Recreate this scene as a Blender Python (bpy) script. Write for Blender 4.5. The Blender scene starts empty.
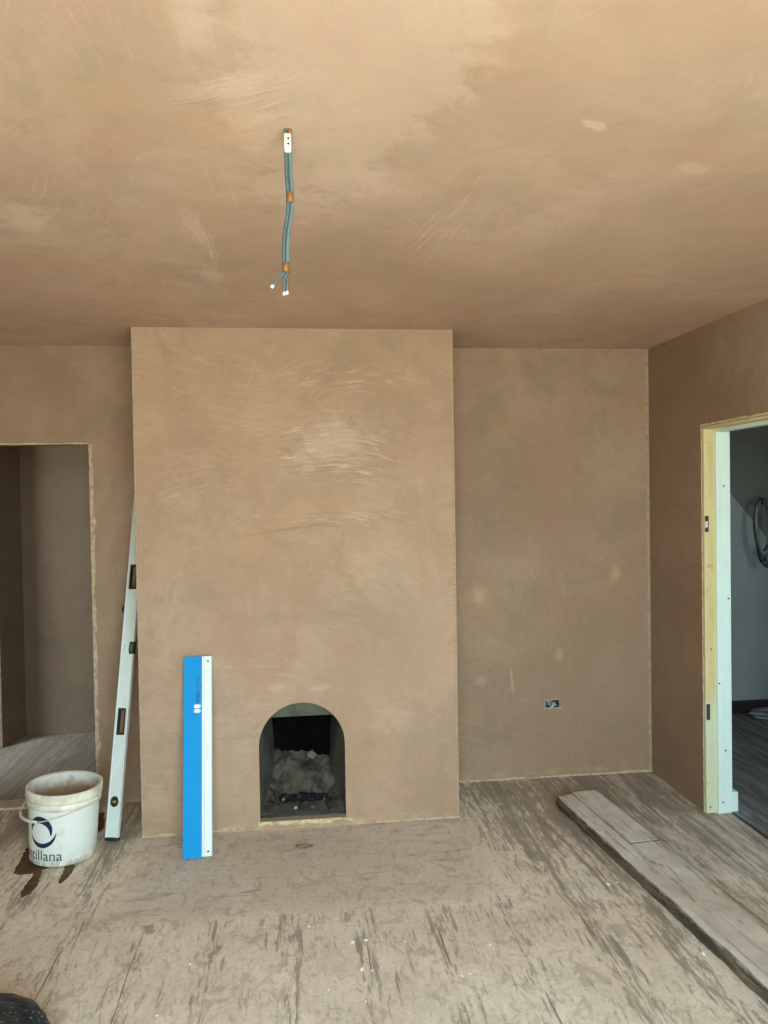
import bpy, bmesh, math, random
from mathutils import Vector, Matrix, noise as mnoise
C = bpy.context.scene.collection
PI = math.pi
R = math.radians

# ------------------------------------------------------------------ node helpers
class G:
    def __init__(s, name):
        s.m = bpy.data.materials.new(name); s.m.use_nodes = True
        s.t = s.m.node_tree; s.t.nodes.clear()
        s.out = s.t.nodes.new('ShaderNodeOutputMaterial')
        s.b = s.t.nodes.new('ShaderNodeBsdfPrincipled')
        s.t.links.new(s.b.outputs[0], s.out.inputs[0])
        s.co = s.t.nodes.new('ShaderNodeTexCoord').outputs['Object']
    def put(s, sock, v):
        if hasattr(v, 'is_output'): s.t.links.new(v, sock)
        elif v is not None:
            if sock.type == 'RGBA' and len(v) == 3: v = (*v, 1)
            sock.default_value = v
    def math(s, op, a, b=None, c=None, clamp=False):
        n = s.t.nodes.new('ShaderNodeMath'); n.operation = op; n.use_clamp = clamp
        for i, v in enumerate((a, b, c)):
            if v is not None: s.put(n.inputs[i], v)
        return n.outputs[0]
    def mix(s, f, a, b, blend='MIX'):
        n = s.t.nodes.new('ShaderNodeMix'); n.data_type = 'RGBA'; n.blend_type = blend
        s.put(n.inputs[0], f); s.put(n.inputs[6], a); s.put(n.inputs[7], b)
        return n.outputs[2]
    def noise(s, vec, scale, detail=4, rough=.55, dist=0.):
        n = s.t.nodes.new('ShaderNodeTexNoise')
        s.put(n.inputs['Vector'], vec); n.inputs['Scale'].default_value = scale
        n.inputs['Detail'].default_value = detail; n.inputs['Roughness'].default_value = rough
        n.inputs['Distortion'].default_value = dist
        return n.outputs[0]
    def map(s, vec, loc=(0, 0, 0), rot=(0, 0, 0), scale=(1, 1, 1)):
        n = s.t.nodes.new('ShaderNodeMapping'); s.put(n.inputs[0], vec)
        n.inputs[1].default_value = loc; n.inputs[2].default_value = rot; n.inputs[3].default_value = scale
        return n.outputs[0]
    def sm(s, v, a, b, lo=0., hi=1.):
        n = s.t.nodes.new('ShaderNodeMapRange'); n.interpolation_type = 'SMOOTHSTEP'
        s.put(n.inputs[0], v)
        n.inputs[1].default_value = a; n.inputs[2].default_value = b; n.inputs[3].default_value = lo; n.inputs[4].default_value = hi
        return n.outputs[0]
    def sep(s, v):
        n = s.t.nodes.new('ShaderNodeSeparateXYZ'); s.put(n.inputs[0], v); return n.outputs
    def comb(s, x=0., y=0., z=0.):
        n = s.t.nodes.new('ShaderNodeCombineXYZ')
        for i, v in enumerate((x, y, z)): s.put(n.inputs[i], v)
        return n.outputs[0]
    def bump(s, h, strength=.3, dist=.01, nrm=None):
        n = s.t.nodes.new('ShaderNodeBump'); n.inputs['Strength'].default_value = strength
        n.inputs['Distance'].default_value = dist; s.put(n.inputs['Height'], h)
        if nrm is not None: s.t.links.new(nrm, n.inputs['Normal'])
        return n.outputs[0]
    def set(s, **k):
        names = dict(col='Base Color', rough='Roughness', metal='Metallic', spec='Specular IOR Level', nrm='Normal', coat='Coat Weight')
        for a, v in k.items(): s.put(s.b.inputs[names[a]], v)
        return s.m

def sc(*rgb):   # sRGB 0-255 -> linear
    return tuple(((c/255)/12.92 if c/255 <= .04045 else ((c/255+.055)/1.055)**2.4) for c in rgb)

def plain(name, col, rough=.5, metal=0., var=.12, scale=30, bump=.0, spec=.5):
    g = G(name)
    n = g.noise(g.co, scale, 4)
    c = g.mix(g.sm(n, .35, .7), col, tuple(max(0, x*(1-var)) for x in col))
    kw = dict(col=c, rough=rough, metal=metal, spec=spec)
    if bump: kw['nrm'] = g.bump(n, bump, .003)
    return g.set(**kw)

# ------------------------------------------------------------------ plaster
PL_A, PL_B, PL_C = (.50, .350, .240), (.60, .445, .320), (.40, .285, .195)
PL_OCH = (.60, .395, .22); PL_PALE = (.74, .59, .46); PL_PINK = (.52, .325, .225); PL_GREY = (.42, .335, .235)

def plaster(name, plane, seed, tint=(1, 1, 1), blobs=(), arcs=None, strokes=((.35, 1.0), (-.7, .6)), foot=None, contrast=1., fine_amt=1.):
    g = G(name)
    x, y, z = g.sep(g.co)
    u, v = dict(xz=(x, z), yz=(y, z), xy=(x, y))[plane]
    p = g.comb(u, v, 0.)
    ps = g.map(p, loc=(seed*3.7, seed*1.9, seed*.77))
    warp = g.noise(ps, 1.6, 3)
    n1 = g.noise(ps, 1.15, 5, .6, .6); n2 = g.noise(ps, 3.4, 6, .62, .8); n3 = g.noise(g.map(ps, scale=(1, .55, 1)), 2.1, 5, .6, 1.2)
    n4 = g.noise(ps, 13, 7, .72, .5); n5 = g.noise(g.map(ps, loc=(4, 8, 0), scale=(.7, 1, 1)), 38, 5, .7, .4)
    T = lambda c: tuple(a*b for a, b in zip(c, tint))
    c = g.mix(g.sm(n1, .33, .68), T(PL_A), T(PL_B))
    c = g.mix(g.math('MULTIPLY', g.sm(n2, .46, .68), .55*contrast), c, T(PL_GREY))
    c = g.mix(g.math('MULTIPLY', g.sm(n3, .50, .70), .60*contrast), c, T(PL_PINK))
    c = g.mix(g.math('MULTIPLY', g.sm(g.noise(ps, .9, 3, .5, .3), .55, .72), .40*contrast), c, T(PL_OCH))
    c = g.mix(g.math('MULTIPLY', g.sm(n4, .48, .72), .36*contrast), c, T(PL_C))
    c = g.mix(g.math('MULTIPLY', g.sm(n5, .50, .70), .20*contrast*fine_amt), c, T(PL_C)); c = g.mix(g.math('MULTIPLY', g.sm(n5, .47, .30), .14*contrast*fine_amt), c, T(PL_PALE))
    bh = g.math('ADD', g.math('MULTIPLY', n2, .5), g.math('MULTIPLY', n4, .25))
    # trowel strokes: stretched streaks lying in patches
    for k, (ang, amt) in enumerate(strokes):
        pr = g.map(ps, loc=(k*5.1, k*2.3, 0), rot=(0, 0, ang))
        pd = g.math('ADD', g.sep(pr)[1], g.math('MULTIPLY', warp, .22))
        pr2 = g.comb(g.sep(pr)[0], pd, 0.)
        st = g.noise(g.map(pr2, scale=(1.3, 22, 1)), 3.2, 6, .68, .3)
        patch = g.sm(g.noise(g.map(ps, loc=(9+k*4, 3, 0)), 1.5, 3, .5, .5), .46, .66)
        line = g.math('MULTIPLY', g.sm(st, .53, .68), patch)
        c = g.mix(g.math('MULTIPLY', line, .55*amt), c, T(PL_PALE))
        dk = g.math('MULTIPLY', g.sm(st, .44, .32), patch)
        c = g.mix(g.math('MULTIPLY', dk, .40*amt), c, T(PL_C))
        bh = g.math('ADD', bh, g.math('MULTIPLY', line, .5*amt))
    # fine ridges left by the trowel sweeping in arcs
    for (cu, cv, r0, r1, pu, pv, pru, prv, amt) in (arcs or ()):
        du, dv = g.math('SUBTRACT', u, cu), g.math('SUBTRACT', v, cv)
        rad = g.math('SQRT', g.math('ADD', g.math('MULTIPLY', du, du), g.math('MULTIPLY', dv, dv)))
        th = g.math('ARCTAN2', du, dv)
        rr = g.math('ADD', rad, g.math('MULTIPLY', g.noise(ps, 6, 4), .05))
        st = g.noise(g.comb(g.math('MULTIPLY', th, 9.), g.math('MULTIPLY', rr, 85.), 0.), 1., 5, .62, .5)
        eu = g.math('DIVIDE', g.math('SUBTRACT', u, pu), pru); ev = g.math('DIVIDE', g.math('SUBTRACT', v, pv), prv)
        e = g.math('SQRT', g.math('ADD', g.math('MULTIPLY', eu, eu), g.math('MULTIPLY', ev, ev)))
        e = g.math('ADD', e, g.math('MULTIPLY', g.math('SUBTRACT', n2, .5), 1.6))
        m = g.sm(e, 1.0, .35)
        line = g.math('MULTIPLY', g.sm(st, .52, .64), m)
        c = g.mix(g.math('MULTIPLY', line, .92*amt), c, T(PL_PALE))
        dk = g.math('MULTIPLY', g.sm(st, .47, .36), m)
        c = g.mix(g.math('MULTIPLY', dk, .45*amt), c, T(PL_C))
        bh = g.math('ADD', bh, g.math('MULTIPLY', line, 1.8*amt))
    # individual patches
    for (bu, bv, ru, rv, ang, col, amt, soft) in blobs:
        q = g.map(g.map(p, loc=(-bu, -bv, 0)), rot=(0, 0, -ang))
        qx, qy, _ = g.sep(q)
        qx = g.math('DIVIDE', qx, ru); qy = g.math('DIVIDE', qy, rv)
        e = g.math('SQRT', g.math('ADD', g.math('MULTIPLY', qx, qx), g.math('MULTIPLY', qy, qy)))
        e = g.math('ADD', e, g.math('MULTIPLY', g.math('SUBTRACT', n4, .5), 1.5))
        e = g.math('ADD', e, g.math('MULTIPLY', g.math('SUBTRACT', n2, .5), 1.0))
        c = g.mix(g.math('MULTIPLY', g.sm(e, 1.0, 1.0-soft), amt), c, T(col))
    if foot:   # crusty unfinished strip at the foot of the wall
        m = g.math('MULTIPLY', g.sm(v, foot, foot*.25), g.sm(g.noise(g.map(ps, scale=(1, 2.5, 1)), 9, 5, .6), .46, .66))
        c = g.mix(g.math('MULTIPLY', m, .6), c, T(PL_PALE))
    grain = g.noise(ps, 120, 3, .6)
    c = g.mix(g.math('MULTIPLY', g.sm(grain, .4, .75), .10), c, T(PL_C))
    n = g.bump(bh, .22, .006)
    n = g.bump(grain, .06, .002, n)
    return g.set(col=c, rough=g.sm(n2, .3, .7, .62, .82), spec=.3, nrm=n)

# ------------------------------------------------------------------ mesh helpers
class MB:
    def __init__(s): s.bm = bmesh.new(); s.mi = 0
    def face(s, pts):
        f = s.bm.faces.new([s.bm.verts.new(p) for p in pts]); f.material_index = s.mi; return f
    def box(s, a, b, M=None):
        (x0, y0, z0), (x1, y1, z1) = a, b
        v = [Vector(p) for p in ((x0,y0,z0),(x1,y0,z0),(x1,y1,z0),(x0,y1,z0),(x0,y0,z1),(x1,y0,z1),(x1,y1,z1),(x0,y1,z1))]
        if M: v = [M @ p for p in v]
        v = [s.bm.verts.new(p) for p in v]
        for q in ((3,2,1,0),(4,5,6,7),(0,1,5,4),(1,2,6,5),(2,3,7,6),(3,0,4,7)):
            f = s.bm.faces.new([v[i] for i in q]); f.material_index = s.mi
        return s
    def lathe(s, prof, n=48, o=(0, 0, 0)):
        rings = []
        for r, z in prof:
            rings.append([s.bm.verts.new((o[0]+r*math.cos(2*PI*k/n), o[1]+r*math.sin(2*PI*k/n), o[2]+z)) for k in range(n)] if r > 1e-6
                         else [s.bm.verts.new((o[0], o[1], o[2]+z))])
        for a, b in zip(rings, rings[1:]):
            for k in range(n):
                k2 = (k+1) % n
                if len(a) == 1 and len(b) == 1: continue
                if len(a) == 1: vs = [a[0], b[k2], b[k]]
                elif len(b) == 1: vs = [a[k], a[k2], b[0]]
                else: vs = [a[k], a[k2], b[k2], b[k]]
                f = s.bm.faces.new(vs); f.smooth = True; f.material_index = s.mi
        return s
    def tube(s, pts, r, n=10, caps=True, smooth=True, flat=1.):
        pts = [Vector(p) for p in pts]; rings = []
        rs = r if isinstance(r, (list, tuple)) else [r]*len(pts)
        t0 = (pts[1]-pts[0]).normalized(); ref = Vector((0, 0, 1)) if abs(t0.z) < .9 else Vector((1, 0, 0))
        a = t0.cross(ref).normalized()
        for i, p in enumerate(pts):
            t = (pts[min(i+1, len(pts)-1)]-pts[max(i-1, 0)]).normalized()
            a = (a-t*a.dot(t)).normalized(); b = t.cross(a)
            rings.append([s.bm.verts.new(p+a*rs[i]*math.cos(2*PI*k/n)+b*rs[i]*flat*math.sin(2*PI*k/n)) for k in range(n)])
        for u, v in zip(rings, rings[1:]):
            for k in range(n):
                f = s.bm.faces.new([u[k], u[(k+1)%n], v[(k+1)%n], v[k]]); f.smooth = smooth; f.material_index = s.mi
        if caps:
            for rr in (rings[0][::-1], rings[-1]):
                f = s.bm.faces.new(rr); f.material_index = s.mi
        return s
    def prism(s, poly, h, to):    # poly of 2D points, to(u,v,w) -> 3D, w in 0..h
        a = [s.bm.verts.new(to(u, v, 0)) for u, v in poly]; b = [s.bm.verts.new(to(u, v, h)) for u, v in poly]
        s.bm.faces.new(a[::-1]).material_index = s.mi; s.bm.faces.new(b).material_index = s.mi
        for i in range(len(a)):
            j = (i+1) % len(a); s.bm.faces.new([a[i], a[j], b[j], b[i]]).material_index = s.mi
        return s
    def build(s, name, mats, parent=None, bevel=0., seg=2, smooth=False, sub=0):
        bmesh.ops.recalc_face_normals(s.bm, faces=s.bm.faces[:])
        me = bpy.data.meshes.new(name); s.bm.to_mesh(me); s.bm.free()
        for m in (mats if isinstance(mats, (list, tuple)) else [mats]): me.materials.append(m)
        if smooth: me.polygons.foreach_set('use_smooth', [True]*len(me.polygons))
        o = bpy.data.objects.new(name, me); C.objects.link(o)
        if parent: o.parent = parent
        if bevel:
            b = o.modifiers.new('b', 'BEVEL'); b.width = bevel; b.segments = seg; b.limit_method = 'ANGLE'; b.harden_normals = False
        if sub:
            m = o.modifiers.new('s', 'SUBSURF'); m.levels = m.render_levels = sub
        return o

def bez(pts, n=12):     # Catmull-Rom through points
    pts = [Vector(p) for p in pts]; out = []
    P = [pts[0]*2-pts[1]]+pts+[pts[-1]*2-pts[-2]]
    for i in range(1, len(P)-2):
        for k in range(n):
            t = k/n; a, b, c, d = P[i-1:i+3]
            out.append(.5*((2*b)+(c-a)*t+(2*a-5*b+4*c-d)*t*t+(3*b-a-3*c+d)*t**3))
    return out+[pts[-1]]

def tag(o, label=None, cat=None, group=None, kind=None):
    if label: o['label'] = label
    if cat: o['category'] = cat
    if group: o['group'] = group
    if kind: o['kind'] = kind
    return o
def structure(o, label=None): return tag(o, label, None, None, 'structure')
def thing(name, label, cat, loc=(0, 0, 0), rot=(0, 0, 0), group=None):
    o = bpy.data.objects.new(name, None); C.objects.link(o); o.empty_display_size = .05
    o.location = loc; o.rotation_euler = rot
    return tag(o, label, cat, group)

def wall(name, mat, axis, a0, a1, z0, z1, p0, p1, holes=()):
    """upright slab; axis 'x': runs along x between y=p0..p1, 'y': runs along y between x=p0..p1; holes (a0,a1,z0,z1)"""
    us = sorted({a0, a1, *[h[0] for h in holes], *[h[1] for h in holes]}); us = [u for u in us if a0 <= u <= a1]
    zs = sorted({z0, z1, *[h[2] for h in holes], *[h[3] for h in holes]}); zs = [q for q in zs if z0 <= q <= z1]
    solid = {(i, j): not any(h[0] <= (us[i]+us[i+1])/2 <= h[1] and h[2] <= (zs[j]+zs[j+1])/2 <= h[3] for h in holes)
             for i in range(len(us)-1) for j in range(len(zs)-1)}
    mb = MB(); V = {}
    def vert(u, q, p):
        k = (u, q, p)
        if k not in V: V[k] = mb.bm.verts.new((u, p, q) if axis == 'x' else (p, u, q))
        return V[k]
    def f(*ks): mb.bm.faces.new([vert(*k) for k in ks])
    for (i, j), s in solid.items():
        if not s: continue
        u0, u1, q0, q1 = us[i], us[i+1], zs[j], zs[j+1]
        for p in (p0, p1): f((u0,q0,p),(u1,q0,p),(u1,q1,p),(u0,q1,p))
        if not solid.get((i-1, j)): f((u0,q0,p0),(u0,q1,p0),(u0,q1,p1),(u0,q0,p1))
        if not solid.get((i+1, j)): f((u1,q0,p0),(u1,q1,p0),(u1,q1,p1),(u1,q0,p1))
        if not solid.get((i, j-1)): f((u0,q0,p0),(u1,q0,p0),(u1,q0,p1),(u0,q0,p1))
        if not solid.get((i, j+1)): f((u0,q1,p0),(u1,q1,p0),(u1,q1,p1),(u0,q1,p1))
    return structure(mb.build(name, mat))

def ragged(mb, p0, p1, side, nrm, w, lift, seed, n=90, jag=.6, taper=True):
    """thin hand-smeared strip of plaster along p0-p1, spreading towards `side`, standing `lift` proud along nrm"""
    p0, p1, side, nrm = map(Vector, (p0, p1, side, nrm)); L = (p1-p0).length
    prev = None
    for i in range(n+1):
        t = i/n; p = p0.lerp(p1, t)
        k = 1+jag*(mnoise.noise(Vector((t*L*9, seed, 0)))*1.2+.5*mnoise.noise(Vector((t*L*26, seed, 3))))
        ww = max(.0012, w*k); j = side*(.0022*mnoise.noise(Vector((t*L*20, seed, 9))))
        h = lift*(1+.5*mnoise.noise(Vector((t*L*30, seed, 5))))
        cur = [mb.bm.verts.new(q) for q in (p-side*.001+j-nrm*.003, p-side*.001+j+nrm*h, p+side*ww*.6+j+nrm*h*.8, p+side*ww+j-nrm*.003)]
        if prev:
            for a in range(4):
                mb.bm.faces.new([prev[a], prev[(a+1)%4], cur[(a+1)%4], cur[a]])
        else: mb.bm.faces.new(cur[::-1])
        prev = cur
    mb.bm.faces.new(prev)

# ------------------------------------------------------------------ dimensions
H = 2.30; D = .435
BX0, BX1 = -.7235, .7355          # chimney breast
XR, XL = 1.90, -2.30              # room side walls
YB = -4.05                        # wall behind the camera
DY0, DY1 = -.893, -.113           # doorway in right wall
DZ = 1.83

# ------------------------------------------------------------------ setting materials
m_breast = plaster('plaster_breast', 'xz', 1.0, tint=(.82, .77, .75),
    arcs=[(.15, .55, 0, 0, .18, 1.76, .42, .22, 1.0), (-.1, .3, 0, 0, -.45, 1.66, .26, .26, .38), (.1, .2, 0, 0, .1, 1.42, .6, .07, .7), (.3, 1.2, 0, 0, .2, 2.08, .45, .10, .5),
          (-.2, .1, 0, 0, .35, 1.15, .35, .2, .35)],
    blobs=[(-.03, 1.385, .40, .010, .13, PL_C, .8, .8), (.17, 1.79, .36, .17, .2, PL_PALE, .25, .9), (-.2, 1.34, .16, .13, .2, PL_OCH, .45, .8), (.05, 1.46, .28, .08, .1, PL_OCH, .35, .8), (-.50, 1.80, .18, .10, .2, PL_PINK, .5, .8),
           (.09, .645, .07, .02, .15, PL_PALE, .35, .6), (-.12, .66, .06, .03, 0, PL_PALE, .25, .7), (.16, 1.78, .25, .12, .2, PL_PALE, .38, .8),
           (-.60, 1.0, .08, .25, 0, PL_PALE, .2, .8), (.45, .9, .25, .4, 0, PL_GREY, .4, .8)], foot=.05, strokes=((.2, .8), (-.6, .4)))
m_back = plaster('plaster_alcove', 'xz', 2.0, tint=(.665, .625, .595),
    blobs=[(.96, .97, .16, .20, .3, PL_OCH, .7, .95), (.95, .99, .07, .09, .3, PL_PALE, .8, .95), (1.70, 1.08, .10, .13, 0, PL_OCH, .7, .95), (1.70, 1.09, .05, .06, 0, PL_PALE, .7, .95), (1.12, .54, .012, .10, .1, PL_PALE, .6, .6),
           (1.38, .66, .035, .05, 0, PL_PALE, .4, .7), (.95, .54, .06, .05, 0, PL_PALE, .35, .8), (1.06, 1.9, .07, .12, 0, PL_OCH, .4, .8),
           (1.36, 1.75, .25, .3, 0, PL_PINK, .4, .8), (1.37, 1.3, .25, .3, .3, PL_PINK, .35, .8), (1.30, .80, .12, .10, .4, PL_OCH, .35, .8)],
    foot=.07, strokes=((1.45, .6), (.5, .5)))
m_right = plaster('plaster_right_wall', 'yz', 3.0, tint=(.54, .51, .485), strokes=((1.5, .4),), contrast=.9, blobs=[(-.75, 2.1, .75, .35, .3, PL_PALE, .55, .95)])  # pale blob paints window light onto the upper near end of the wall
m_side = plaster('plaster_side_walls', 'yz', 4.0, tint=(.8, .77, .75))
m_rear = plaster('plaster_rear_wall', 'xz', 5.0, tint=(.8, .77, .75))
m_ceil = plaster('plaster_ceiling', 'xy', 6.0, tint=(1.10, 1.07, 1.13), fine_amt=.35,
    arcs=[(-3.4, -1.9, 0, 0, .42, -1.40, .13, .42, .6), (-.9, -3.6, 0, 0, -.10, -2.02, .22, .14, .45), (-2.5, -2.6, 0, 0, -.62, -1.35, .22, .35, .32), (-3., -1.2, 0, 0, -.27, -1.1, .06, .4, .6)],
    blobs=[(-.12, -2.06, .13, .05, -.5, PL_PALE, .45, .9), (-.05, -1.95, .10, .03, -.6, PL_PALE, .45, .9), (-.15, -2.28, .05, .14, .1, PL_PALE, .45, .9), (.64, -1.97, .05, .022, .5, PL_PALE, .55, .5), (.96, -1.78, .06, .03, .4, PL_PALE, .4, .7),
           (-.28, -.8, .05, .25, .1, PL_PALE, .35, .8), (-.27, -1.25, .03, .3, -.1, PL_PALE, .35, .7), (-.74, -1.32, .08, .18, .5, PL_PALE, .5, .8),
           (-.36, -2.0, .12, .12, 0, PL_OCH, .5, .9), (-.10, -1.88, .12, .09, -.6, PL_OCH, .55, .8), (.55, -1.69, .04, .012, .5, PL_OCH, .6, .6),
           (.12, -2.1, .26, .75, .12, PL_PALE, .30, .35), (1.0, -1.2, .35, .35, 0, PL_GREY, .45, .9), (.75, -.7, .5, .14, .2, PL_GREY, .35, .8)],
    strokes=((.9, .7), (1.7, .5)))
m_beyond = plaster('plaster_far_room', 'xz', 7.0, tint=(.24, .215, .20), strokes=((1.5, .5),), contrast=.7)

# old floorboards under trodden plaster dust
def floor_mat():
    g = G('dusty_floorboards'); x, y, z = g.sep(g.co)
    wob = g.noise(g.map(g.co, scale=(1, .4, 1)), 3, 3)
    xb = g.math('ADD', x, g.math('MULTIPLY', g.math('SUBTRACT', wob, .5), .03))
    bi = g.math('DIVIDE', g.math('ADD', xb, .05+26*.26), .26)
    fr = g.math('FRACT', bi); idx = g.math('FLOOR', bi)
    edge = g.math('MULTIPLY', g.math('MINIMUM', fr, g.math('SUBTRACT', 1., fr)), .26)
    yo = g.math('ADD', y, g.math('MULTIPLY', idx, 3.17))
    gp = g.comb(xb, g.math('MULTIPLY', yo, .12), idx)
    grain = g.noise(g.map(gp, scale=(1, 1, .37)), 26, 6, .62, .5)
    big = g.noise(g.co, 1.3, 5, .6, .5); med = g.noise(g.co, 5, 6, .65, .6); fine = g.noise(g.co, 60, 4, .6)
    blot = g.noise(g.map(g.co, scale=(1, .5, 1)), 11, 6, .62, .4)
    dust = g.mix(g.sm(med, .35, .68), (.70, .61, .495), (.82, .73, .615))
    dust = g.mix(g.math('MULTIPLY', g.sm(big, .42, .7), .5), dust, (.69, .60, .49))
    wood = g.mix(g.sm(grain, .3, .7), (.085, .065, .05), (.23, .18, .14))
    # hearth zone: cement in front of the fireplace, smeared sideways
    hz = g.math('MULTIPLY', g.sm(g.math('ABSOLUTE', g.math('SUBTRACT', x, .02)), .80, .62), g.sm(g.math('ADD', y, g.math('MULTIPLY', wob, .12)), -.70, -.58))
    # where the dust has worn away: long streaks down the boards
    s1 = g.noise(g.map(g.comb(xb, yo, idx), scale=(1, .07, .6)), 30, 7, .68, .35)
    s2 = g.noise(g.map(g.comb(xb, yo, idx), loc=(3, 7, 0), scale=(1, .17, .4)), 55, 7, .70, .5)
    near = g.sm(edge, .085, .004)
    far = g.sm(y, -1.1, .35)                       # boards by the alcove are barer
    rgt = g.sm(x, .35, 1.5); lft = g.sm(x, -.75, -1.6)
    bare = g.math('ADD', g.math('MULTIPLY', far, .11), g.math('ADD', g.math('MULTIPLY', rgt, .05), g.math('MULTIPLY', near, .08)))
    bare = g.math('ADD', bare, g.math('MULTIPLY', g.math('SUBTRACT', big, .5), .16))
    bare = g.math('ADD', bare, g.math('MULTIPLY', g.math('SUBTRACT', blot, .5), .30))
    bare = g.math('SUBTRACT', bare, g.math('MULTIPLY', hz, .6))
    w1 = g.sm(g.math('ADD', s1, bare), .605, .70); w2 = g.math('MULTIPLY', g.sm(g.math('ADD', s2, bare), .60, .68), .8)
    w = g.math('MAXIMUM', w1, w2)
    # horizontal smears over the hearth
    sh = g.noise(g.map(g.co, scale=(.16, 1, 1)), 26, 5, .65, .9)
    hs = g.math('MULTIPLY', g.math('MULTIPLY', g.sm(g.math('ADD', sh, g.math('MULTIPLY', med, .3)), .70, .86), hz), .55)
    c = g.mix(g.math('MULTIPLY', hz, .38), dust, (.44, .38, .32))
    c = g.mix(g.math('MULTIPLY', g.sm(s2, .40, .6), .22), c, (.55, .475, .39))
    c = g.mix(g.math('MULTIPLY', w, .66), c, wood)
    c = g.mix(hs, c, (.20, .155, .12))
    gap = g.math('MULTIPLY', g.math('MULTIPLY', g.sm(edge, .0035, .0008), g.sm(g.noise(g.map(g.co, scale=(1, .5, 1)), 5, 4, .6), .52, .62)), g.sm(hz, .6, .2))
    c = g.mix(g.math('MULTIPLY', gap, .75), c, (.09, .07, .055))
    tr = g.noise(g.map(g.co, scale=(1, .45, 1)), 30, 7, .74, .7); tr2 = g.noise(g.map(g.co, loc=(5, 2, 0), scale=(1, .7, 1)), 13, 7, .72, .9)
    c = g.mix(g.math('MULTIPLY', g.sm(tr, .53, .64), .40), c, (.30, .24, .19))
    c = g.mix(g.math('MULTIPLY', g.sm(tr2, .53, .62), .38), c, (.31, .25, .195))
    c = g.mix(g.math('MULTIPLY', g.sm(tr, .44, .28), .35), c, (.72, .66, .57))
    c = g.mix(g.math('MULTIPLY', g.sm(fine, .45, .7), .22), c, (.30, .24, .19))
    # bare brown-grey boards towards the right doorway, unswept dark boards in the hall
    bz = g.math('MULTIPLY', g.sm(x, 1.15, 1.6), g.sm(y, -1.3, -.3))
    c = g.mix(g.math('MULTIPLY', bz, .38), c, g.mix(g.sm(s1, .40, .62), (.44, .40, .375), (.17, .135, .115)))
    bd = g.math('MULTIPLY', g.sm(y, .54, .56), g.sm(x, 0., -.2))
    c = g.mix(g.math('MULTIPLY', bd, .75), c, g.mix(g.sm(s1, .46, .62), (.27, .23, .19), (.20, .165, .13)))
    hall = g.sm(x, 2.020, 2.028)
    c = g.mix(g.math('MULTIPLY', hall, .85), c, g.mix(g.sm(s1, .45, .60), (.10, .11, .115), (.25, .275, .29)))  # light bluish reflections on the hall boards are painted in as pale streaks
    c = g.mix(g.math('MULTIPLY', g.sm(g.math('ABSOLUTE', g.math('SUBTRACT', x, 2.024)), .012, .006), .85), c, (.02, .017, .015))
    h = g.math('SUBTRACT', g.math('MULTIPLY', med, .35), g.math('ADD', g.math('MULTIPLY', w, .4), g.math('MULTIPLY', gap, 1.0)))
    n = g.bump(h, .35, .006); n = g.bump(fine, .12, .002, n)
    return g.set(col=c, rough=g.sm(w, 0, 1, .85, .6), spec=.25, nrm=n)
m_floor = floor_mat()

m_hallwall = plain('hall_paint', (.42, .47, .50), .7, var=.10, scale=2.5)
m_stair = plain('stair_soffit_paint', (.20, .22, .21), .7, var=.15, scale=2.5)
m_hallskirt = plain('dark_skirting', (.035, .028, .025), .5)
m_white = plain('white_gloss_paint', (.74, .88, .83), .38, var=.05, scale=8)
def lining_mat():
    g = G('bare_yellowed_paint'); n = g.noise(g.map(g.co, scale=(3, 3, .8)), 7, 5, .65); z = g.sep(g.co)[2]
    c = g.mix(g.sm(n, .35, .65), (.72, .62, .33), (.66, .54, .26)); c = g.mix(g.sm(z, .62, .42), c, (.64, .68, .47))
    c = g.mix(g.math('MULTIPLY', g.sm(g.noise(g.co, 26, 5, .65), .60, .70), .6), c, (.50, .30, .16))
    return g.set(col=c, rough=.6)
m_lining = lining_mat()
m_bead = plain('rough_plaster_edge', (.60, .45, .31), .85, var=.35, scale=40, bump=.5)
m_cream = plain('cream_plaster_edge', (.74, .60, .37), .85, var=.35, scale=45, bump=.5)
m_dark = plain('dark_void', (.012, .011, .010), .9)

# ------------------------------------------------------------------ the shell
fl = MB(); fl.box((-3.6, YB-.2, -.12), (4.6, 2.4, 0)); structure(fl.build('floor', m_floor), 'wide old floorboards smeared with plaster dust')
ce = MB(); ce.box((-3.6, YB-.2, H), (4.6, 2.4, H+.12)); structure(ce.build('ceiling', m_ceil), 'freshly plastered mottled pink ceiling')

LO = (-1.80, -1.028, 0., 1.812)                     # opening in the left alcove
SX, SZ = 1.340, .398                                # socket hole centre
wall('wall_back', m_back, 'x', XL-.1, XR, 0, H, D, D+.11, holes=[LO, (SX-.040, SX+.042, SZ-.022, SZ+.022)])
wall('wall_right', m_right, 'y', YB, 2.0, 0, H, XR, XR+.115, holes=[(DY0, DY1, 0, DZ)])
wall('wall_left', m_side, 'y', YB, D, 0, H, XL-.15, XL)
wall('wall_front', m_rear, 'x', XL-.15, XR+.115, 0, H, YB-.15, YB, holes=[(-.65, 1.35, .62, 2.16)])
# far room through the left opening
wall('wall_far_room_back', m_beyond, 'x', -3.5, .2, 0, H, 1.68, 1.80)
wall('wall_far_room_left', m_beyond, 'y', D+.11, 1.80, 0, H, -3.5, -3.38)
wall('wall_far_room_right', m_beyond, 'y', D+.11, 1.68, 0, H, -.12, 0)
pw = MB(); pw.prism([(-2.15, 1.447), (-1.848, 1.447), (-1.784, 1.68), (-2.15, 1.68)], H, lambda u, v, w: (u, v, w)); structure(pw.build('wall_far_room_pier', m_beyond, bevel=.004))
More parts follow.
